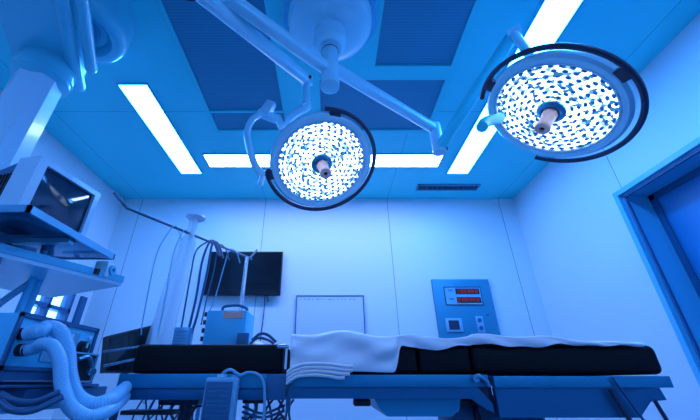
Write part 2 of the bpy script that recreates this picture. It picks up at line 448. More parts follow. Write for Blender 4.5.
C1 = Vector((-0.048, 1.585, H + 1.125)); N1 = Vector((0.2, -0.46, -0.865))
C2 = Vector((1.055, 1.18, H + 1.14)); N2 = Vector((-0.57, 0.06, -0.82))
rings1 = [(0.078, 13), (0.103, 17), (0.128, 21), (0.153, 25), (0.178, 30), (0.203, 34), (0.227, 38), (0.246, 42)]
rings2 = [(0.082, 12), (0.109, 16), (0.136, 20), (0.163, 24), (0.190, 28), (0.216, 32), (0.240, 36)]
L1, ML1, A1, Q1 = lamp_head(C1, N1, 'smaller round operating light with dotted lens face at the centre of the photo', C1 + Vector((0, 1, 0)), C1 + Vector((1, 0, 0)), .33, (), None, rings1, 0.0108)
L2, ML2, A2, Q2 = lamp_head(C2, N2, 'large round operating light with bright lens face, nearest the door on the right', C2 + Vector((0, 1, 0)), C2 + Vector((1, 0, 0)), .37, (), None, rings2, 0.0130)
def unwrap(a, ref, sgn):
    while (a - ref) * sgn < 0: a += sgn * 2 * PI
    while (a - ref) * sgn > 2 * PI: a -= sgn * 2 * PI
    return a
def arc_from_pixels(C, n, seq):
    an = [plane_angle(C, n, *p) for p in seq]
    sgn = 1 if math.sin(an[1][0] - an[0][0]) > 0 else -1
    a0 = an[0][0]; a = a0
    for q in an[1:]: a = unwrap(q[0], a, sgn)
    r = sum(q[1] for q in an) / len(an)
    return a0, a, r
a0, a1, r = arc_from_pixels(C1, N1, [(325, 105), (350, 114), (368, 135), (374, 158), (360, 190), (330, 207), (300, 205), (275, 190), (264, 172)])
ca = [plane_angle(C1, N1, 337, 108)[0], plane_angle(C1, N1, 269, 175)[0]]
ring_arc(L1, ML1, a0, a1, r, -0.004, ca)
a0, a1, r = arc_from_pixels(C2, N2, [(479, 98), (488, 77), (520, 53), (564, 42), (621, 62), (646, 96), (629, 134), (583, 155), (536, 155)])
ca = [plane_angle(C2, N2, 487, 84)[0], plane_angle(C2, N2, 626, 73)[0]]
ring_arc(L2, ML2, a0, a1, r, -0.004, ca)

# ---- the ceiling mount with its arms
t = thing('ceiling_light_mount', 'white domed ceiling mount with short post and long jointed arms carrying the operating lights', 'ceiling mount', (0, 1.30, CZ))
PX, PY = 0.0, 1.30
def TZ(z): return Matrix.Translation((PX, PY, z))
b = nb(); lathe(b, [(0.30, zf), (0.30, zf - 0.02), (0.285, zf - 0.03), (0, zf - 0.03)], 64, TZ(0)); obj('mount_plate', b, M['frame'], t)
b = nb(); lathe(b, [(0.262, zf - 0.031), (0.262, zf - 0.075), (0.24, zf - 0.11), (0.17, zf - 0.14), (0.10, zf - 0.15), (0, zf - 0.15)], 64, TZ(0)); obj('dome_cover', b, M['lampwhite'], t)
b = nb(); lathe(b, [(0.095, zf - 0.148), (0.098, H + 1.80), (0.09, H + 1.765), (0.07, H + 1.745), (0.0, H + 1.745)], 48, TZ(0)); obj('collar', b, M['lampwhite'], t)
b = nb(); cyl(b, (PX, PY, H + 1.75), (PX, PY, H + 1.45), 0.048, n=32); cyl(b, (PX, PY, H + 1.475), (PX, PY, H + 1.435), 0.053, n=32); ps = obj('post', b, M['lampwhite'], t)
b = nb(); lathe(b, [(0.0495, H + 1.728), (0.0510, H + 1.724), (0.0495, H + 1.72)], 32, TZ(0)); obj('post_ring', b, M['navy'], ps)
E1 = at(194, -27, Z=H + 1.56)        # elbow of the left arm
K1 = at(307, 80, Y=1.50)
b = nb(); beam(b, (PX, PY, H + 1.56), (E1.x, E1.y, H + 1.56), 0.062, 0.07, bev=0.022); lathe(b, [(0.0, .04), (0.056, .04), (0.058, 0), (0.056, -.04), (0, -.04)], 32, Matrix.Translation((E1.x, E1.y, H + 1.56))); ar = obj('extension_arm', b, M['lampwhite'], t)
E1b = Vector((E1.x, E1.y, H + 1.47))
b = nb(); cyl(b, (E1.x, E1.y, H + 1.52), E1b - Vector((0, 0, .045)), 0.042, n=28); obj('elbow', b, M['navy'], t)
b = nb(); dirv = (K1 - E1b).normalized(); beam(b, E1b, K1, 0.066, 0.075, bev=0.028); obj('spring_arm', b, M['lampwhite'], t)
b = nb(); cyl(b, K1 + Vector((-0.035, 0, 0)), K1 + Vector((0.035, 0, 0)), 0.036, n=28); kn = obj('arm_joint', b, M['lampwhite'], t)
b = nb(); cyl(b, K1 + Vector((0.02, -0.03, -0.012)), K1 + Vector((0.022, -0.040, -0.016)), 0.010, n=16); obj('joint_screw', b, M['black'], kn)
S1 = Vector((K1.x, K1.y, H + 1.50))
b = nb(); cyl(b, K1, S1, 0.021, n=24); obj('spindle', b, M['lampwhite'], t)
# yoke of the centre light
y = [S1 + Vector((0, 0, .02)), at(306, 107, Y=1.53), at(297, 112, Y=1.58), at(290, 119, Y=1.64), at(286, 128, Y=1.68)]
b = nb(); tube(b, y, 0.026, n=14); obj('yoke', b, M['lampwhite'], t)
y = [at(262, 113, Y=1.58), at(252, 120, Y=1.56), at(247, 133, Y=1.52), at(250, 150, Y=1.48), at(255, 165, Y=1.45), at(262, 174, Y=1.435)]
b = nb(); tube(b, y, 0.020, n=14); obj('side_yoke', b, M['lampwhite'], t)
b = nb(); beam(b, at(258, 112, Y=1.58), at(279, 120, Y=1.60), 0.05, 0.05, bev=0.012); 
beam(b, at(277, 116, Y=1.60), at(282, 128, Y=1.60), 0.035, 0.045, bev=0.008); yk = obj('side_joint', b, M['lampwhite'], t)
b = nb(); beam(b, at(264, 114, Y=1.57), at(272, 103, Y=1.57), 0.05, 0.062, bev=0.007); obj('knob_block', b, M['white'], yk)
b = nb(); cyl(b, at(263, 176, Y=1.43), at(260, 185, Y=1.44), 0.014, n=16); obj('yoke_tip', b, M['lampwhite'], t)
# right arm
EZ = H + 1.60
E2 = at(435, 129, Z=EZ)
b = nb(); beam(b, (PX, PY, EZ), (E2.x, E2.y, EZ), 0.062, 0.07, bev=0.022); obj('extension_arm', b, M['lampwhite'], t)
E2b = Vector((E2.x, E2.y, H + 1.42))
b = nb(); cyl(b, (E2.x, E2.y, EZ + 0.035), E2b - Vector((0, 0, .03)), 0.040, 0.043, n=32); el = obj('elbow', b, M['lampwhite'], t)
b = nb(); cyl(b, E2b + Vector((.045, -.02, -.0)), E2b + Vector((.052, -.023, -.0)), 0.02, n=16); obj('elbow_cap', b, M['black'], el)
K2 = at(514, 33, Y=1.24)
b = nb(); beam(b, E2b, K2, 0.066, 0.075, bev=0.028); obj('spring_arm', b, M['ceilframe'], t)
b = nb(); cyl(b, K2 + Vector((-0.03, 0.02, 0)), K2 + Vector((0.03, -0.02, 0)), 0.034, n=24); obj('arm_joint', b, M['lampwhite'], t)
b = nb(); tube(b, [K2, at(520, 42, Y=1.20), at(529, 54, Y=1.16)], 0.024, n=14); obj('spindle', b, M['lampwhite'], t)
b = nb(); tube(b, [at(482, 127, Y=1.22), at(486, 122, Y=1.25), at(500, 118, Y=1.30)], 0.027, n=14); obj('yoke', b, M['ceilframe'], t)

# ------------------------------------------------------------------ equipment pendant, top left
t = thing('equipment_pendant', 'pale ceiling pendant with round disc, wide arm and thick angular column at top left', 'ceiling pendant', (-1.62, 1.32, CZ))
PZ = H + 1.50; CX, CY = -1.655, 1.335
b = nb()
pr = [(-.095, -.05), (-.05, -.095), (.05, -.095), (.095, -.05), (.095, .05), (.05, .095), (-.05, .095), (-.095, .05)]
rc = Matrix.Rotation(math.radians(18), 2)
prism(b, [((rc @ Vector(p)).x + CX, (rc @ Vector(p)).y + CY) for p in pr], 'z', H + 0.42, PZ)
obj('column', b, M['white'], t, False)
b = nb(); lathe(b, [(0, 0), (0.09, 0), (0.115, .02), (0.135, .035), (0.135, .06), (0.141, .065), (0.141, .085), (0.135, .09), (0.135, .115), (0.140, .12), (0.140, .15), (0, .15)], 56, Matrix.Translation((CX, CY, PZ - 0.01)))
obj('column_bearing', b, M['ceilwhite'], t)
dv = Vector((0.47, -0.883, 0)); pz = PZ + 0.14
P0 = Vector((CX, CY, pz)); P1 = P0 + dv * 0.95
b = nb(); n = 20; w = 0.165
side = Vector((-dv.y, dv.x, 0))
poly = [P0 + (side * math.cos(PI * k / n) - dv * math.sin(PI * k / n)) * w for k in range(n + 1)] + [P1 + (-side * math.cos(PI * k / n) + dv * math.sin(PI * k / n)) * w for k in range(n + 1)]
tb = bmesh.new(); prism(tb, [(p.x, p.y) for p in poly], 'z', pz, pz + 0.15)
be = [e for e in tb.edges if abs(e.verts[0].co.z - e.verts[1].co.z) < 1e-5]
bmesh.ops.bevel(tb, geom=be, offset=0.03, segments=4, profile=0.5, affect='EDGES'); add(b, tb)
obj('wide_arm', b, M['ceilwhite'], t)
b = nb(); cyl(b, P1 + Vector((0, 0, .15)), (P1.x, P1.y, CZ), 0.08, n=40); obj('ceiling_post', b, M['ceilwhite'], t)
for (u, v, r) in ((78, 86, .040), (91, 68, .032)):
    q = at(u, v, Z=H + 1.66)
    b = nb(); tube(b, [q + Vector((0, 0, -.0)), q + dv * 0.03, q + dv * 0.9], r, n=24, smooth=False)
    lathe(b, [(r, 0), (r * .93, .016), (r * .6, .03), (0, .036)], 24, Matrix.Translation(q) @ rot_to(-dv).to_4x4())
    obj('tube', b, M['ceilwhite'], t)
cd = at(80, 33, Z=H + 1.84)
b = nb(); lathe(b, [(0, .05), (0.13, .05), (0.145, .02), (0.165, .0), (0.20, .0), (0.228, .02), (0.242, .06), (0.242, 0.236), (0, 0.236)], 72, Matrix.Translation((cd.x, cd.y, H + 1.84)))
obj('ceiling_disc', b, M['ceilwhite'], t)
b = nb(); cyl(b, P0 + Vector((0, 0, .14)), (P0.x, P0.y, H + 1.86), 0.09, n=32); obj('arm_bearing', b, M['ceilwhite'], t)
b = nb(); lathe(b, [(0.07, .03), (0.09, .025), (.09, .05), (.07, .05)], 40, Matrix.Translation((cd.x, cd.y, H + 1.84))); obj('disc_ring', b, M['frame'], t)

# shelves hung on the column (equipment cart)
t = thing('equipment_rack', 'tall equipment rack with glossy shelves and drawers at the left edge of the photo', 'equipment rack', (-1.35, 1.25, 0))
SZ = H + 0.50
b = nb(); box(b, -1.53, -1.005, 0.98, 1.455, SZ, SZ + 0.022, 0.004); obj('top_shelf', b, mat('glossy_shelf', (0.03, 0.15, 0.26), 0.12, 0.5), t)
b = nb()
for q in ((-1.53, -1.0, .972, .982, SZ - .002, SZ + .024), (-1.012, -1.0, .972, 1.462, SZ - .002, SZ + .024), (-1.53, -1.0, 1.453, 1.462, SZ - .002, SZ + .024)): box(b, *q)
box(b, -1.40, -1.36, .99, 1.45, SZ - .03, SZ - .001); box(b, -1.53, -1.02, 1.2, 1.23, SZ - .02, SZ - .001)
obj('shelf_trim', b, M['steel'], t, False)
# lower shelf, turned
tip = at(121, 286, Z=H + 0.385)
az = math.radians(26); e1 = Vector((math.sin(az), math.cos(az), 0)); e2 = Vector((-math.cos(az), math.sin(az), 0))
b = nb(); pts = [tip, tip - e1 * .46, tip - e1 * .46 + e2 * .55, tip + e2 * .55]
prism(b, [(p.x, p.y) for p in pts], 'z', H + .385, H + .405); obj('swivel_shelf', b, M['white'], t, False)
b = nb(); beam(b, tip + Vector((0, 0, .03)), tip - e1 * .46 + Vector((0, 0, .03)), .008, .03); beam(b, tip + Vector((0, 0, .03)), tip + e2 * .55 + Vector((0, 0, .03)), .008, .03)
obj('shelf_lip', b, M['frame'], t, False)
# posts
for (x, y, r) in ((-1.27, 1.405, .026), (-1.235, 1.35, .011)):
    b = nb(); cyl(b, (x, y, 0.10), (x, y, SZ), r, n=24); obj('post', b, M['frame'], t)
b = nb(); tube(b, [(-1.24, 1.36, H + .37), (-1.26, 1.33, H + .32), (-1.29, 1.30, H + .25), (-1.32, 1.28, H + .16)], 0.013, n=12); obj('bracket', b, M['grey'], t)
b = nb(); box(b, -1.30, -1.22, 1.17, 1.25, H + .42, H + .47, .01); cyl(b, (-1.22, 1.16, H + .44), (-1.22, 1.16, H + .33), 0.012, n=12); obj('shelf_clamp', b, M['black'], t)
# base cabinet with drawers
b = nb()
box(b, -1.53, -1.03, 1.02, 1.60, 0.12, H - 0.14, .01)
obj('body', b, M['greyd'], t)
for k, (z0, z1, mm) in enumerate(((H - .135, H - .075, 'steel'), (H - .068, H - .010, 'greyd'))):
    b = nb(); box(b, -1.53, -1.0, 1.0, 1.62, z0 + .045 if k == 0 else z0 + .048, z1, .004); obj('lower_shelf', b, M[mm], t)
b = nb(); box(b, -1.53, -1.022, 1.02, 1.60, H - .0095, H - .0005); box(b, -1.53, -1.01, 1.25, 1.70, H - .0745, H - .021, .004); obj('dark_drawer_box', b, M['greyd'], t)
for k in range(3):
    z1 = H - .17 - k * .19
    b = nb(); box(b, -1.032, -1.015, 1.05, 1.57, z1 - .17, z1, .006); dwr = obj('drawer', b, M['grey'], t)
    b = nb(); cyl(b, (-1.0, 1.22, z1 - .06), (-1.0, 1.40, z1 - .06), .007, n=12)
    for yy in (1.23, 1.39): cyl(b, (-1.0, yy, z1 - .06), (-1.02, yy, z1 - .06), .005, n=8)
    obj('handle', b, M['chrome'], dwr)
for x in (-1.46, -1.1):
    for yy in (1.1, 1.52):
        b = nb(); cyl(b, (x - .015, yy, .05), (x + .015, yy, .05), .05, n=24); cyl(b, (x, yy, .05), (x, yy, .125), .012, n=12); obj('caster', b, M['black'], t)
for yy in (1.03, 1.43):
    b = nb(); box(b, -1.53, -1.50, yy - .015, yy + .015, H - .15, SZ - .005); obj('frame_post', b, M['steel'], t, False)

# CRT monitor on the top shelf
rz = math.radians(-9)
mo = Vector((-1.085, 1.01, SZ + .0225))   # near bottom corner of the face
t = thing('crt_monitor', 'boxy pale blue tube monitor with dark reflecting screen standing on the top shelf', 'monitor', mo, Matrix.Rotation(rz, 3, 'Z'))
LM = Matrix.Translation(mo) @ Matrix.Rotation(rz, 4, 'Z')
# local: face plane x=0 facing +x, y 0..W along the face
W_, Hm = 0.290, 0.232
b = nb()
sx0, sx1, sz0, sz1 = .034, W_ - .024, .026, Hm - .022
for q in ((-.095, 0, 0, sx0, 0, Hm), (-.095, 0, sx1, W_, 0, Hm), (-.095, 0, sx0, sx1, 0, sz0), (-.095, 0, sx0, sx1, sz1, Hm)): box(b, *q, M=LM)
obj('bezel', b, M['white'], t, False)
b = nb()
tb = bmesh.new(); box(tb, -.27, -.09, 0.006, W_ - .006, 0.0, Hm - .012)
for v in tb.verts:
    if v.co.x < -.2:
        v.co.y = W_ / 2 + (v.co.y - W_ / 2) * .80; v.co.z = v.co.z * .86
tb.transform(LM); add(b, tb); obj('back_shell', b, M['greyd'], t, False)
b = nb(); 
for k in range(7): box(b, -.22 + k * .018, -.213 + k * .018, .001 + .0022 * (7 - k), .03, .05, .17, M=LM)
obj('side_vents', b, M['black'], t, False)
b = nb(); NN = 12; grid = []
for i in range(NN + 1):
    row = []
    for j in range(NN + 1):
        yy = sx0 + (sx1 - sx0) * i / NN; zz = sz0 + (sz1 - sz0) * j / NN
        bul = .012 * (1 - (2 * i / NN - 1) ** 2) * (1 - (2 * j / NN - 1) ** 2) - .014
        row.append(b.verts.new(LM @ Vector((bul, yy, zz))))
    grid.append(row)
for i in range(NN):
    for j in range(NN): b.faces.new((grid[i][j], grid[i + 1][j], grid[i + 1][j + 1], grid[i][j + 1]))
obj('screen', b, M['screen'], t)
b = nb()
for i in range(3): cyl(b, LM @ Vector((0, .05 + i * .03, .014)), LM @ Vector((.006, .05 + i * .03, .014)), .005, n=12)
obj('buttons', b, M['grey'], t)
# wire tray around the monitor's foot and a dark control box behind
t2 = thing('control_box', 'dark grey box with cables behind the tube monitor on the top shelf', 'box', (-1.55, 1.06, SZ + .0225))
b = nb(); box(b, -1.525, -1.40, 1.0, 1.16, SZ + .0225, SZ + .20, .01); obj('casing', b, M['greyd'], t2)
b = nb(); tube(b, [(-1.42, .995, SZ + .12), (-1.40, .985, SZ + .09), (-1.38, .99, SZ + .04), (-1.42, 1.0, SZ + .03)], .006); obj('cable', b, M['cable'], t2)

# ventilator
vx = -1.0; p0 = at(20, 312, X=vx)
t = thing('ventilator', 'pale blue ventilator box with hose ports and black dial at lower left', 'ventilator', (-1.15, 1.30, H + .0))
VY0, VY1, VZ0, VZ1 = 1.10, 1.50, H + .030, H + .198
b = nb(); box(b, -1.235, vx, VY0, VY1, VZ0, VZ1, .008); obj('casing', b, M['frame'], t)
b = nb(); e = .012
for q in ((VY0, VY1, VZ1 - e, VZ1 + .002), (VY0, VY1, VZ0, VZ0 + e), (VY0, VY0 + e, VZ0, VZ1), (VY1 - e, VY1, VZ0, VZ1)): box(b, vx - .002, vx + .008, *q)
obj('front_frame', b, M['greyd'], t, False)
b = nb(); box(b, vx + .0005, vx + .004, 1.24, 1.40, VZ0 + .03, VZ1 - .03); obj('front_plate', b, M['grey'], t, False)
b = nb(); box(b, vx - .2, vx + .003, 1.08, 1.56, VZ0 - .0295, VZ0 - .001); obj('plinth', b, M['greyd'], t, False)
ports = [at(27, 334, X=vx + .02), at(25, 350, X=vx + .02)]
for q in ports:
    b = nb(); cyl(b, (vx, q.y, q.z), (vx + .03, q.y, q.z), .019, n=20); obj('hose_port', b, M['black'], t)
q = at(83, 348, X=vx + .01)
b = nb(); cyl(b, (vx, q.y, q.z), (vx + .022, q.y, q.z), .028, .024, n=28); kb = obj('dial', b, M['black'], t)
b = nb(); box(b, vx + .0215, vx + .026, q.y - .003, q.y + .003, q.z, q.z + .02); obj('pointer', b, M['white'], kb)
for (u, v) in ((64, 326), (72, 336), (64, 340), (90, 338)):
    q = at(u, v, X=vx + .004); b = nb(); cyl(b, (vx, q.y, q.z), (vx + .008, q.y, q.z), .008, n=14); obj('button', b, M['white'], t)

def corr(bm, pts, r, pitch=0.006):
    P = smooth_path(pts, 60)
    L = 0; S = [0]
    for a, c in zip(P, P[1:]): L += (c - a).length; S.append(L)
    n = int(L / (pitch / 4)); Q = []; j = 0
    for i in range(n + 1):
        s = L * i / n
        while j < len(S) - 2 and S[j + 1] < s: j += 1
        f = (s - S[j]) / max(1e-9, S[j + 1] - S[j]); Q.append(P[j].lerp(P[j + 1], min(1, f)))
    tube(bm, Q, r, n=16, smooth=False, rfun=lambda f, i: r * (1.0 + (0.03 if (i % 4) in (0, 1) else -0.03)))
def hosepath(seq): return [at(u, v, Y=yy) for u, v, yy in seq]
pa, pb = ports
hA = [pa + Vector((0.0, 0, 0)), pa + Vector((.04, .0, .01))] + hosepath([(48, 327, 1.16), (60, 332, 1.17), (67, 350, 1.17), (69, 375, 1.16), (76, 396, 1.15), (92, 405, 1.15), (110, 400, 1.20), (124, 389, 1.38), (130, 383, 1.47)])
b = nb(); corr(b, hA, .0225)
tag(obj('breathing_hose', b, M['hose']), 'thick ribbed pale hose from the upper port of the ventilator, looping down and right', 'hose', 'breathing hoses')
hB = [pb, pb + Vector((.035, 0, .006))] + hosepath([(42, 344, 1.12), (53, 347, 1.11), (60, 362, 1.105), (62, 384, 1.10), (70, 406, 1.09), (88, 417, 1.10), (108, 411, 1.18), (122, 400, 1.36), (128, 393, 1.45)])
b = nb(); corr(b, hB, .0190)
tag(obj('breathing_hose', b, M['hose']), 'ribbed pale hose from the lower port of the ventilator, the lower of the pair', 'hose', 'breathing hoses')

# black bracket with clipped valve in front of the ventilator
t = thing('valve_block', 'black valve block with silver edge beside the ventilator dial', 'valve', at(94, 368, X=-.93))
c0 = at(88, 352, X=-.95); c1 = at(103, 381, X=-.92)
cY = c0.y; 
b = nb(); box(b, -.965, -.925, 1.30, 1.43, H + .0, H + .092, .006); obj('body', b, M['black'], t)
b = nb()
for q in ((1.295, 1.435, H + .090, H + .095), (1.295, 1.435, H - .004, H + .001), (1.430, 1.435, H - .004, H + .095)): box(b, -.93, -.921, *q)
obj('edge', b, M['cablelight'], t, False)
b = nb(); tube(b, [(-.918, 1.32, H + .07), (-.91, 1.36, H + .08), (-.915, 1.40, H + .05), (-.915, 1.40, H + .02)], .007); cyl(b, (-.93, 1.41, H + .03), (-.905, 1.41, H + .03), .014); obj('lever', b, M['steel'], t)
b = nb(); box(b, -1.0, -.965, 1.33, 1.37, H + .03, H + .05); obj('bracket', b, M['steel'], t)

# small dial box on the swivel shelf
g0 = at(110, 284, Z=H + .4055) 
t = thing('dial_box', 'small white box with a round dial on the tip of the lower shelf', 'gauge', (-1.03, 1.47, H + .4055))
gx, gy = tip.x - .035, tip.y - .055
b = nb(); box(b, gx - .05, gx + .008, gy - .036, gy + .03, H + .4055, H + .475, .006); obj('casing', b, M['white'], t)
b = nb(); cyl(b, (gx + .006, gy, H + .443), (gx + .016, gy, H + .443), .022, n=28); dl = obj('dial', b, M['frame'], t)
b = nb(); cyl(b, (gx + .016, gy, H + .443), (gx + .018, gy, H + .443), .008, n=16); obj('dial_centre', b, M['greyd'], dl)
b = nb(); cyl(b, (gx - .02, gy - .055, H + .4055), (gx - .02, gy - .055, H + .43), .014, n=16)
tag(obj('black_knob', b, M['black']), 'small black knob beside the white dial box on the lower shelf', 'knob')

# loose dark cables sagging below the ventilator
for k, seq in enumerate(([(0, 394, 1.0), (15, 401, 1.0), (35, 402, 1.02), (60, 392, 1.05)], [(0, 402, .98), (12, 410, .98), (34, 410, 1.0), (62, 397, 1.05)])):
    b = nb(); tube(b, hosepath(seq), .0085); tag(obj('sagging_cable', b, M['cable']), ['upper', 'lower'][k] + ' of two dark cables sagging below the ventilator at the left edge', 'cable', 'sagging cables')

# ------------------------------------------------------------------ back wall items
t = thing('wall_television', 'black flat television hung on the back wall', 'television', (-.98, D, H + .83))
b = nb(); box(b, -1.40, -.545, D - .075, D - .04, H + .832, H + 1.338, .006); obj('casing', b, M['black'], t)
b = nb(); box(b, -1.388, -.557, D - .0765, D - .0745, H + .848, H + 1.326); obj('screen', b, M['tv'], t, False)
b = nb(); box(b, -1.15, -.80, D - .045, D, H + .95, H + 1.2); obj('wall_bracket', b, M['greyd'], t)
b = nb(); tube(b, [(-.72, D - .05, H + .85), (-.715, D - .02, H + .75), (-.72, D - .015, H + .55), (-.74, D - .015, H + .1)], .006); tube(b, [(-.70, D - .05, H + .85), (-.68, D - .015, H + .79), (-.69, D - .015, H + .77)], .006); obj('cable', b, M['cable'], t)

t = thing('whiteboard', 'pale whiteboard with thin dark frame on the back wall behind the white sheet', 'whiteboard', (0, D, H + .3))
b = nb(); box(b, -.365, .367, D - .02, D, H + .28, H + .835); obj('panel', b, M['board'], t, False)
b = nb()
for q in ((-.372, -.362, H + .27, H + .842), (.362, .373, H + .27, H + .842), (-.372, .373, H + .832, H + .842), (-.372, .373, H + .27, H + .28)): box(b, q[0], q[1], D - .026, D, q[2], q[3])
obj('frame', b, M['greyd'], t, False)
b = nb(); box(b, -.3, .3, D - .07, D - .02, H + .262, H + .272); obj('pen_tray', b, M['steel'], t, False)
b = nb()
for k in range(14): 
    x = -.33 + k * .045 + random.uniform(-.005, .005); box(b, x, x + random.uniform(.015, .034), D - .0215, D - .0195, H + .795 + random.uniform(-.004, .004), H + .803)
mk = obj('marker_writing', b, M['grey'], t, False); mk['kind'] = 'stuff'

t = thing('operating_room_console', 'grey steel wall panel with red number displays, small screen and two sockets', 'control panel', (1.46, D, H + .1))
b = nb(); box(b, 1.145, 1.783, D - .04, D, H + .08, H + 1.02, .004); obj('plate', b, M['panelgrey'], t)
def bw(u, v): return at(u, v, Y=D - .04)
a, c = bw(442, 287), bw(479, 306)
dx0, dx1, dz0, dz1 = 1.262, 1.668, bw(445, 305).z, bw(442, 287).z
b = nb(); box(b, dx0, dx1, D - .046, D - .039, dz0, dz1); obj('display_plate', b, M['cablelight'], t, False)
b = nb(); fwd = D - .049
for q in ((dx0, dx1, dz1 - .006, dz1), (dx0, dx1, dz0, dz0 + .006), (dx0, dx0 + .006, dz0, dz1), (dx1 - .006, dx1, dz0, dz1)): box(b, q[0], q[1], fwd, D - .04, q[2], q[3])
obj('display_border', b, M['navy'], t, False)
seg = {'0': 'abcdef', '1': 'bc', '2': 'abged', '3': 'abgcd', '4': 'fgbc', '5': 'afgcd', '6': 'afgedc', '7': 'abc', '8': 'abcdefg', '9': 'abcdfg'}
def sevenseg(bm, x, z, w, h, ch, y):
    q = .007; S = {'a': (x, x + w, z + h - q, z + h), 'g': (x, x + w, z + h / 2 - q / 2, z + h / 2 + q / 2), 'd': (x, x + w, z, z + q),
        'f': (x, x + q, z + h / 2, z + h), 'b': (x + w - q, x + w, z + h / 2, z + h), 'e': (x, x + q, z, z + h / 2), 'c': (x + w - q, x + w, z, z + h / 2)}
    for k in seg[ch]: r = S[k]; box(bm, r[0], r[1], y - .002, y, r[2], r[3])
rowz = [((dz0 + (dz1 - dz0) * .60), (dz0 + (dz1 - dz0) * .90)), ((dz0 + (dz1 - dz0) * .12), (dz0 + (dz1 - dz0) * .42))]
for k, (txt, (z0, z1)) in enumerate(zip(('105630', '000000'), rowz)):
    x0 = dx0 + .125; x1 = dx1 - .02
    b = nb(); box(b, x0, x1, D - .050, D - .045, z0, z1); dsp = obj('digit_display', b, M['black'], t, False)
    b = nb(); ww = (x1 - x0 - .02) / 6
    for i, ch in enumerate(txt): sevenseg(b, x0 + .012 + i * ww + (.004 if i % 2 else 0), z0 + .012, ww * .62, z1 - z0 - .024, ch, D - .0505)
    for i in (2, 4):
        xx = x0 + .012 + i * ww - .010
        for zz in (.35, .65): box(b, xx, xx + .005, D - .0525, D - .0505, z0 + (z1 - z0) * zz, z0 + (z1 - z0) * zz + .006)
    obj('red_digits', b, M['red'], dsp, False)
for k in range(2):
    b = nb(); box(b, dx0 + .045, dx0 + .094, D - .048, D - .0455, rowz[k][0] + .03, rowz[k][0] + .05)
    obj('display_caption', b, M['panelgrey'], t, False)
s0, s1 = bw(442.5, 318), bw(461, 332)
b = nb(); box(b, 1.225, 1.40, D - .052, D - .039, H + .455, H + .595, .004); sf = obj('screen_frame', b, M['cablelight'], t)
b = nb(); box(b, 1.255, 1.365, D - .0535, D - .0515, H + .478, H + .572); obj('small_screen', b, M['navy'], sf, False)
b = nb(); box(b, 1.553, 1.628, D - .048, D - .039, H + .45, H + .615, .004); sk = obj('socket_plate', b, M['cablelight'], t)
for zz in (H + .575, H + .495):
    b = nb(); cyl(b, (1.59, D - .047, zz), (1.59, D - .054, zz), .022, n=24); obj('socket', b, M['greyd'], sk)
b = nb(); cyl(b, (1.69, D - .04, H + .63), (1.69, D - .05, H + .63), .01, n=14); obj('lock', b, M['greyd'], t)

# ------------------------------------------------------------------ operating table
TY0, TY1 = 1.42, 1.94
t = thing('operating_table', 'long operating table with black padded sections, steel side rails and a central column', 'operating table', (.30, 1.68, 0))
def pad(x0, x1, z0, z1, bev=.018):
    b = nb(); box(b, x0, x1, TY0, TY1, z0, z1, bev, 4); return obj('pad', b, M['pad'], t)
pad(-.775, -.185, H + .026, H + .132)
pad(-.155, .345, H + .026, H + .128)
pad(.349, .555, H + .026, H + .124)
pad(.559, 1.302, H + .022, H + .130, .026)
b = nb(); box(b, -.188, -.152, TY0 + .005, TY1 - .005, H + .028, H + .112, .006); obj('pad_hinge', b, M['navy'], t)
b = nb(); cyl(b, (-.21, TY0 - .0, H + .122), (-.168, TY0, H + .122), .010, n=14); cyl(b, (-.172, TY0, H + .122), (-.172, TY0 - .005, H + .04), .007, n=12); obj('hinge_lever', b, M['chrome'], t)
# left frame
b = nb(); box(b, -.80, -.165, TY0 - .02, TY0 + .01, H - .024, H + .0245, .002); obj('side_rail', b, M['rail'], t)
b = nb(); box(b, -.775, -.165, TY0 - .012, TY0 + .012, H - .062, H - .0245, .002); obj('side_plate', b, M['raildark'], t)
b = nb(); box(b, -.80, -.165, TY1 - .01, TY1 + .02, H - .024, H + .0245, .002); obj('side_rail', b, M['rail'], t)
b = nb(); box(b, -.78, 1.28, TY0 + .015, TY1 - .015, H - .012, H + .018, .002); obj('bed_plate', b, M['greyd'], t)
# middle frame
b = nb(); box(b, -.145, .598, TY0 - .02, TY0 + .01, H - .020, H + .0215, .002); obj('side_rail', b, M['rail'], t)
b = nb(); prism(b, [(-.15, H - .0205), (.555, H - .0205), (.60, H - .075), (.60, H - .105), (.57, H - .09), (.525, H - .058), (-.15, H - .058)], 'y', TY0 - .012, TY0 + .012); obj('side_plate', b, M['raildark'], t, False)
b = nb(); box(b, -.145, .598, TY1 - .01, TY1 + .02, H - .020, H + .0215, .002); obj('side_rail', b, M['rail'], t)
b = nb(); box(b, -.163, -.147, TY0 - .016, TY0 + .012, H - .10, H + .022, .002); obj('joint_plate', b, M['greyd'], t)
b = nb(); box(b, .560, .618, TY0 + .013, TY0 + .05, H - .11, H + .018, .003); obj('joint_plate', b, M['navy'], t)
b = nb(); tube(b, [(.545, TY0 - .032, H + .012), (.56, TY0 - .035, H + .016), (.585, TY0 - .03, H - .002), (.59, TY0 - .028, H - .018)], .009); cyl(b, (.545, TY0 - .018, H + .008), (.545, TY0 - .04, H + .008), .012); obj('rail_clamp', b, M['steel'], t)
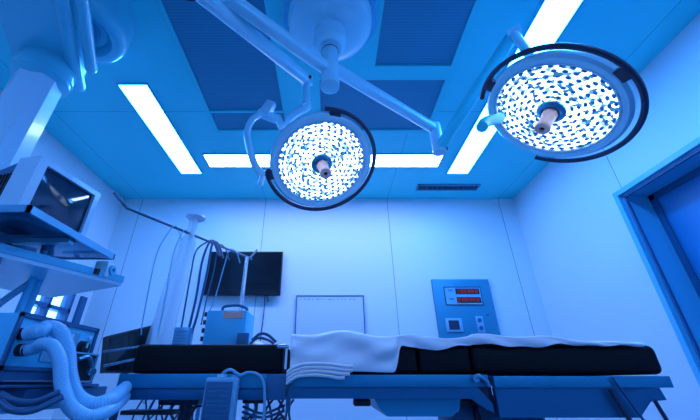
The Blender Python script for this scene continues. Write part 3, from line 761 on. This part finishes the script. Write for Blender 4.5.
# right frame
b = nb(); box(b, .618, 1.287, TY0 - .02, TY0 + .01, H - .022, H + .0165, .002); obj('side_rail', b, M['rail'], t)
b = nb(); box(b, .618, 1.28, TY1 - .01, TY1 + .02, H - .022, H + .0165, .002); obj('side_rail', b, M['rail'], t)
b = nb(); prism(b, [(.618, H - .0225), (1.238, H - .0225), (1.247, H - .062), (1.185, H - .068), (1.125, H - .118), (.618, H - .118)], 'y', TY0 - .012, TY0 + .012); obj('side_plate', b, M['raildark'], t, False)
for (xa, za, xb, zb, r, k) in ((1.06, H + .012, 1.125, H - .14, .0045, 'cable'), (1.035, H - .026, 1.075, H - .14, .0085, 'navy'), (1.185, H - .062, 1.205, H - .14, .007, 'navy')):
    b = nb(); cyl(b, (xa, TY0 - .03, za), (xb, TY0 - .03, zb), r, n=12); obj('strut', b, M[k], t)
# under-table tray, actuator covers and column
b = nb(); prism(b, [(.17, H - .060), (.50, H - .060), (.485, H - .10), (.455, H - .118), (.215, H - .118), (.185, H - .09)], 'y', TY0 + .03, TY1 - .03); obj('tray', b, M['rail'], t, False)
for x0, x1 in ((.09, .155), (.485, .555)):
    b = nb(); box(b, x0, x1, TY0 + .03, TY0 + .09, H - .085, H - .061, .006); obj('tray_bracket', b, M['black'], t)
b = nb(); box(b, .50, .86, TY0 + .12, TY1 - .12, .22, H - .06, .02); obj('column', b, M['greyd'], t)
b = nb(); box(b, .57, .59, TY0 + .095, TY0 + .121, .25, H - .075, .004); obj('column_slot', b, M['black'], t)
b = nb(); box(b, .20, 1.15, TY0 + .02, TY1 - .02, .03, .22, .03); obj('base', b, M['grey'], t)
for x in (.25, 1.10):
    for y in (TY0 + .06, TY1 - .06):
        b = nb(); cyl(b, (x, y - .015, .035), (x, y + .015, .035), .035, n=20); obj('caster', b, M['black'], t)
# left end rods
for u0, v0, u1, v1 in ((103, 352, 139, 347), (104, 366, 137, 359)):
    b = nb(); cyl(b, at(u0, v0, Y=1.50), at(u1 + 4, v1 - 1, Y=1.50), .005, n=10); obj('end_rod', b, M['chrome'], t)

# lower cross parts under the left section
b = nb(); cyl(b, (-.60, 1.60, H - .065), (-.60, 1.60, H - .30), .028, n=20); box(b, -.68, -.52, 1.50, 1.70, H - .085, H - .024, .01); obj('head_motor', b, M['navy'], t)
b = nb(); box(b, -.80, -.60, 1.47, 1.55, H - .115, H - .10, .003); obj('head_bracket', b, M['black'], t)

# hand controller hanging on the rail
t = thing('hand_controller', 'pale grey hand controller with slotted dark face hanging on the side rail', 'controller', (-.39, 1.36, H - .16))
b = nb(); box(b, -.452, -.336, 1.345, 1.392, H - .20, H + .012, .008, 3); obj('casing', b, M['cablelight'], t)
b = nb(); box(b, -.444, -.350, 1.338, 1.346, H - .195, H - .002, .003); fp = obj('face', b, M['greyd'], t)
b = nb()
for k in range(12):
    z = H - .018 - k * .0145
    box(b, -.434, -.402, 1.335, 1.339, z - .003, z); box(b, -.395, -.362, 1.335, 1.339, z - .003, z)
sl = obj('slots', b, M['rail'], fp, False); sl['kind'] = 'stuff'
b = nb(); box(b, -.415, -.385, 1.355, 1.385, H + .012, H + .022, .003); obj('hanger', b, M['white'], t)
b = nb(); tube(b, [(-.41, 1.37, H + .005), (-.39, 1.36, H + .030), (-.365, 1.36, H + .036), (-.335, 1.37, H + .020), (-.31, 1.38, H + .028), (-.27, 1.38, H + .022), (-.245, 1.38, H - .01), (-.235, 1.38, H - .10), (-.24, 1.38, H - .22)], .0055)
tube(b, [(-.375, 1.37, H - .01), (-.355, 1.37, H + .015), (-.345, 1.38, H - .02), (-.345, 1.38, H - .2)], .0055)
obj('cable', b, M['cablelight'], t)

# tangle under the table beside the controller
t = thing('cable_bundle', 'tangle of dark cables and clips hanging below the table rail beside the hand controller', 'cables', (-.25, 1.45, H - .1))
b = nb()
for k in range(9):
    x = -.30 + .02 * k; pts = [Vector((x, 1.47, H - .063))]
    for j in range(1, 6): pts.append(Vector((x + random.uniform(-.03, .03), 1.47 + random.uniform(-.01, .02), H - .063 - j * .035)))
    tube(b, pts, .0045, n=8)
for k in range(4):
    z = H - .085 - k * .018; tube(b, [(-.33, 1.45, z), (-.25, 1.44, z - .014 + random.uniform(-.01, .01)), (-.17, 1.45, z + .004)], .0045, n=8)
cb = obj('cables', b, M['cable'], t); cb['kind'] = 'stuff'
b = nb(); box(b, -.33, -.25, 1.43, 1.46, H - .075, H - .025, .006); obj('clip_block', b, M['black'], t)
b = nb(); box(b, -.235, -.165, 1.385, 1.399, H - .062, H + .022, .003); obj('bracket', b, M['greyd'], t)

t = thing('tubing_cluster', 'bunch of thin tubes and dark clamps hanging under the left end of the table', 'tubing', (-.6, 1.5, H - .1))
b = nb()
for k in range(12):
    x = -.87 + .024 * k; pts = [Vector((x, 1.78, H - .02))]
    for j in range(1, 6): pts.append(Vector((x + random.uniform(-.02, .02) - .008 * j, 1.78 + random.uniform(-.01, .02), H - .02 - j * .05)))
    tube(b, pts, random.choice((.004, .006)), n=8)
cb = obj('tubes', b, M['cable'], t); cb['kind'] = 'stuff'
b = nb(); tube(b, [(-.54, 1.44, H - .10), (-.50, 1.44, H - .085), (-.42, 1.45, H - .08)], .004); tube(b, [(-.50, 1.44, H - .08), (-.54, 1.44, H - .15), (-.56, 1.44, H - .2)], .005); obj('clamp_wire', b, M['black'], t)

# ---- white sheet
bm = nb()
rnd = random.Random(3)
NX, NS = 150, 34
X0, X1 = -.155, 1.245
def front_drop(x):
    """how far the sheet hangs down the near side (m below pad top)"""
    if x < .255:
        return .088 + .012 * (x + .15) / .4
    if x < .275: return .088 - (x - .255) / .02 * .078
    k = (x - .275) / (X1 - .275)
    return .006 - .002 * k + .011 * math.sin(x * 17 + 1) * (1 - k) + .003 * math.sin(x * 47)
def lift(x, s):
    k = max(0, 1 - (x - .1) / 1.2)
    l = .020 + max(0, .1 - x) * .08 + .018 * max(0, min(1, (x + .05) / .3)) * max(0, 1 - max(0, x - .45) / .7) + .007 * math.sin(x * 9 + 1.0) * k + .006 * math.sin(x * 23 + s * 6)
    if x > .85: l *= max(0.15, (X1 - x) / .4)
    l += .010 * math.exp(-((x - .05) / .12) ** 2)
    return max(.003, l)
rows = []
for i in range(NX + 1):
    x = X0 + (X1 - X0) * i / NX
    top = H + .128 if x < .345 else (H + .125 if x < .557 else H + .130)
    dr_ = front_drop(x); row = []
    for j in range(NS + 1):
        s = j / NS
        if s < .4:      # hanging front
            f = s / .4
            z = top - dr_ * (1 - f) + (lift(x, 0) if f > .0 else lift(x, 0)) * f
            y = TY0 - .010 - .006 * math.sin(x * 30 + f * 4) * (1 - f) - .006 * math.sin(x * 55) * (1 - f) * f
            y -= .010 * math.sin(f * PI) * (1 if x < .26 else .3)
            xx = x
            if x < .26: y -= (.012 * math.sin((x * 14) + f * 7) + .008 * math.sin(x * 31 - f * 9)) * math.sin(f * PI)
        else:
            g_ = (s - .4) / .6
            y = TY0 - .004 + g_ * .45
            z = top + lift(x, g_) * (0.7 + .3 * math.cos(g_ * 6 + x * 5)) + .003
            if x > 1.0: y = TY0 - .004 + g_ * .45 * (1 - (x - 1.0) / .25 * .5)
            xx = x
        row.append(bm.verts.new((xx, y, z)))
    rows.append(row)
for i in range(NX):
    for j in range(NS): bm.faces.new((rows[i][j], rows[i + 1][j], rows[i + 1][j + 1], rows[i][j + 1]))
sheet_root = thing('surgical_sheet', 'rumpled white cotton sheet spread along the table pads and hanging over the near side', 'sheet', (.4, 1.6, H + .13))
so = obj('sheet', bm, M['cloth'], sheet_root)
sm = so.modifiers.new('solid', 'SOLIDIFY'); sm.thickness = .004; sm.offset = 1
ss = so.modifiers.new('sub', 'SUBSURF'); ss.levels = 1; ss.render_levels = 1
# folded layers at the lower left
b = nb()
def fold(x0, x1, z, th, y0, dip):
    N = 16; P = []
    for i in range(N + 1):
        f = i / N; x = x0 + (x1 - x0) * f
        P.append(Vector((x, y0, z - dip * (1 - (2 * f - 1) ** 2) + .018 * max(0, .25 - f) * -4 * .6)))
    tube(b, P, th, n=10, smooth=False, flat=1.0)
for k, (z, xe) in enumerate(((H + .049, .085), (H + .036, .085), (H + .023, .075), (H + .010, .055))):
    tb = bmesh.new(); N = 22; R_ = []
    for i in range(N + 1):
        f = i / N; x = -.163 + (xe + .163) * f
        zz = z + .010 * math.sin(PI * min(1, f * 1.1)) - .020 * (1 - min(1, f / .25)) ** 2
        hh = .0064; yc = TY0 - .03
        R_.append([tb.verts.new((x, yc + dy, zz + dz)) for dy, dz in ((.02, hh), (-.008, hh), (-.014, hh * .6), (-.016, 0), (-.014, -hh * .6), (-.008, -hh), (.02, -hh))])
    for a, c in zip(R_, R_[1:]):
        for q in range(7): tb.faces.new((a[q], a[(q + 1) % 7], c[(q + 1) % 7], c[q]))
    tb.faces.new(R_[0]); tb.faces.new(R_[-1][::-1]); add(b, tb)
obj('folded_hem', b, M['cloth'], sheet_root)

# ------------------------------------------------------------------ equipment behind the table
# horizontal arm on a pole
AZ = H + .70
pA = at(247, 257, Y=2.32); AZ = pA.z
eA = at(127, 208, Z=AZ); bend = at(114, 193, Z=AZ + .075)
t = thing('drape_pole', 'thin steel pole with a long bent crossbar, behind the left end of the table', 'pole', (pA.x, pA.y, 0))
b = nb(); cyl(b, (pA.x, pA.y, .05), pA, .013, n=20); obj('pole', b, M['chrome'], t)
b = nb(); tube(b, [bend, eA + (bend - eA) * .12, eA - (eA - pA) * .03, eA.lerp(pA, .3), pA + Vector((0, 0, -.0)), pA + (pA - eA) * .03 + Vector((0, 0, .0)), at(257, 250, Y=2.42)], .0075, n=12, sub=6); obj('crossbar', b, mat('dark_steel', (.10, .14, .20), 0.3, 0.8), t)
b = nb()
for k in range(5):
    a = 2 * PI * k / 5; beam(b, (pA.x, pA.y, .07), (pA.x + .16 * math.cos(a), pA.y + .16 * math.sin(a), .05), .03, .025)
obj('base', b, M['grey'], t)
# clear sleeve hanging from the bar
def bar(f, dz=0): return eA.lerp(pA, f) + Vector((0, 0, dz))
c0 = at(190, 235, Z=AZ); sx, sy = c0.x, c0.y
t = thing('clear_sleeve', 'tall translucent plastic sleeve with a flat cap hanging on the crossbar', 'plastic sleeve', (sx, sy, AZ))
b = nb(); Ms = Matrix(((1, 0, .075, sx - .075 * AZ), (0, 1, 0, sy), (0, 0, 1, 0), (0, 0, 0, 1)))
lathe(b, [(.030, AZ + .105), (.028, AZ + .07), (.024, AZ + .02), (.030, AZ - .0), (.046, AZ - .05), (.052, AZ - .12), (.060, H + .30), (.066, H + .05)], 30, Ms); 
obj('sleeve', b, M['plastic'], t)
b = nb(); lathe(b, [(0, AZ + .106), (.050, AZ + .110), (.060, AZ + .118), (.056, AZ + .128), (0, AZ + .124)], 30, Ms @ Matrix.Translation((0.006, 0, 0))); obj('cap', b, M['plasticcap'], t)
b = nb(); cyl(b, (sx + .01, sy, AZ + .09), (sx - .05, sy, H - .1), .010, n=14); obj('inner_tube', b, M['plastic'], t)
# cables draped over the bar
cab = [([(207, 242), (196, 251), (191, 273), (186, 301), (180, 335)], 'cable', .005), ([(209, 243), (202, 262), (196, 298), (186, 340)], 'cable', .0075),
       ([(212, 245), (207, 273), (198, 312), (191, 335)], 'cable', .0075), ([(218, 247), (214, 270), (207, 298), (201, 325)], 'cable', .004), ([(229, 250), (225, 263), (215, 298), (209, 312)], 'cablelight', .004),
       ([(171, 229), (159, 248), (152, 273), (143, 319), (141, 335)], 'cablelight', .003), ([(182, 233), (173, 255), (166, 294), (158, 335)], 'cablelight', .003)]
names = ['thin dark cable with the widest loop, just right of the clear sleeve', 'thick dark cable hanging from the crossbar, left of a close pair', 'thick dark cable hanging from the crossbar, right of a close pair',
         'thin dark cable hanging down along the left edge of the television', 'thin pale cable slanting down in front of the television',
         'faint thin tube hanging from the crossbar, farthest left', 'faint thin tube hanging from the crossbar just left of the clear sleeve']
for k, ((seq, mm, r), nm) in enumerate(zip(cab, names)):
    u0, v0 = seq[0]
    f = min(.97, max(.02, (u0 + 3 - 127) / 120.0)); p = eA.lerp(pA, f)      # near where it crosses the bar
    n_ = 300; p = min((eA.lerp(pA, i / n_) for i in range(n_ + 1)), key=lambda c: abs(330 + FPX * c.x / (c.y * cp + (c.z - H) * sp_) - (u0 + 4)))
    pts = [at(u0 + 11, v0 + 13, Y=p.y + .035), at(u0 + 8, v0 + 3, Y=p.y + .02), p + Vector((0, 0, .008 + r))]
    pts += [at(u, v, Y=p.y - .02 - .004 * k) for u, v in seq]
    b = nb(); tube(b, pts, r, n=8)
    tag(obj('hanging_cable', b, M[mm]), nm, 'cable', 'cables hanging from the crossbar')

# machine box on a stand
t = thing('electrosurgical_unit', 'boxy blue grey machine with a top handle and salmon label standing behind the table pad', 'medical device', (-.60, 2.1, H + .13))
q0, q1 = at(204, 343, Y=1.98), at(246, 309, Y=1.98)
bx0, bx1 = at(204, 330, Y=1.98).x, at(245, 330, Y=1.98).x; bz1 = q1.z - .006; bz0 = H + .08
b = nb(); box(b, bx0, bx1, 1.98, 2.20, bz0, bz1, .008); obj('casing', b, M['frame'], t)
b = nb(); box(b, bx0 + .10, bx1 - .02, 1.976, 1.981, bz1 - .045, bz1 - .012); l = obj('salmon_label', b, M['label'], t, False)
b = nb(); tube(b, [(bx0 + .08, 2.0, bz1), (bx0 + .09, 2.0, bz1 + .022), (bx0 + .14, 2.0, bz1 + .03), (bx1 - .05, 2.0, bz1 + .028), (bx1 - .01, 2.0, bz1 + .012), (bx1 - .005, 2.0, bz1)], .008); obj('handle', b, M['greyd'], t)
for k in range(4):
    b = nb(); z = bz1 - .02 - k * .045; cyl(b, (bx0, 2.01, z), (bx0 - .02, 2.0, z), .013, n=14); obj('connector', b, M['navy'], t)
b = nb(); box(b, bx1 - .035, bx1 + .03, 1.955, 1.976, bz0 + .05, bz0 + .16, .004); obj('side_box', b, M['greyd'], t)
b = nb(); box(b, bx0 - .08, bx1 + .08, 1.975, 2.26, bz0 - .03, bz0, .004); 
st = thing('instrument_stand', 'steel stand carrying the boxy machine, mostly hidden behind the table', 'stand', (-.6, 2.15, 0))
obj('stand_top', b, M['steel'], st)
for x in (bx0 - .05, bx1 + .05):
    for y in (2.0, 2.24): b = nb(); cyl(b, (x, y, 0), (x, y, bz0 - .03), .012, n=14); obj('leg', b, M['steel'], st)
# papers right of it
bm = nb(); NN = 14; G = []
pc = at(262, 337, Y=2.08)
for i in range(NN + 1):
    row = []
    for j in range(NN + 1):
        fx, fy = i / NN, j / NN
        hgt = .085 * (1 - fx) ** 1.2 * math.sin(PI * min(1, fy * .8 + .2)) + .01 * math.sin(fx * 17 + fy * 9) + .012
        row.append(bm.verts.new((bx1 + .035 + fx * .17, 2.0 + fy * .2, bz0 + .045 + hgt)))
    G.append(row)
for i in range(NN):
    for j in range(NN): bm.faces.new((G[i][j], G[i + 1][j], G[i + 1][j + 1], G[i][j + 1]))
o = tag(obj('crumpled_wrap', bm, M['cloth']), 'crumpled pale wrap lying to the right of the boxy machine', 'cloth')
sm = o.modifiers.new('solid', 'SOLIDIFY'); sm.thickness = .004
b = nb(); tube(b, [at(252, 340, Y=1.97), at(260, 334, Y=1.97), at(268, 335, Y=1.97), at(276, 342, Y=1.965)], .008); tube(b, [at(250, 344, Y=1.965), at(258, 338, Y=1.965), at(268, 340, Y=1.96), at(274, 344, Y=1.96)], .007)
tag(obj('coiled_cord', b, M['cable']), 'dark cord coiled beside the crumpled wrap behind the table', 'cable')
# small keypad device
t = thing('keypad_device', 'small grey device with a lined face standing behind the left pad', 'medical device', at(182, 343, Y=2.0))
a_, c_ = at(171, 345, Y=2.0), at(191, 327, Y=2.0)
b = nb(); box(b, a_.x, c_.x, 2.0, 2.06, H + .08, c_.z, .006); obj('casing', b, M['steel'], t)
b = nb()
for k in range(5): box(b, a_.x + .012, c_.x - .012, 1.996, 2.001, c_.z - .025 - k * .016, c_.z - .016 - k * .016)
obj('keys', b, M['cablelight'], t, False)
# dark display behind the head end
t = thing('dark_display', 'black flat display tilted behind the left end of the table', 'display', at(130, 372, Y=1.75))
TL, TR, BL, BR = at(107, 336, Y=1.72), at(153, 325, Y=1.95), at(104, 372, Y=1.72), at(146, 372, Y=1.95)
b = nb(); nrm = ((TR - TL).cross(BL - TL)).normalized(); 
if nrm.y > 0: nrm = -nrm
vs = [TL, TR, BR, BL]; A = [b.verts.new(p) for p in vs]; B = [b.verts.new(p - nrm * .03) for p in vs]
for i in range(4): b.faces.new((A[i], A[(i + 1) % 4], B[(i + 1) % 4], B[i]))
b.faces.new(A[::-1]); b.faces.new(B); obj('casing', b, M['black'], t, False)
cen = (TL + TR + BL + BR) / 4
b = nb(); vs = [cen + (p - cen) * .92 + nrm * .002 for p in vs]; A = [b.verts.new(p) for p in vs]; B = [b.verts.new(p - nrm * .0018) for p in vs]
for i in range(4): b.faces.new((A[i], A[(i + 1) % 4], B[(i + 1) % 4], B[i]))
b.faces.new(A[::-1]); b.faces.new(B); obj('screen', b, M['tv'], t, False)
b = nb(); cyl(b, (cen.x - .02, cen.y + .05, 0.05), (cen.x - .02, cen.y + .05, cen.z), .018, n=16); box(b, cen.x - .2, cen.x + .16, cen.y - .10, cen.y + .2, 0, .05, .01); obj('stand', b, M['greyd'], t)
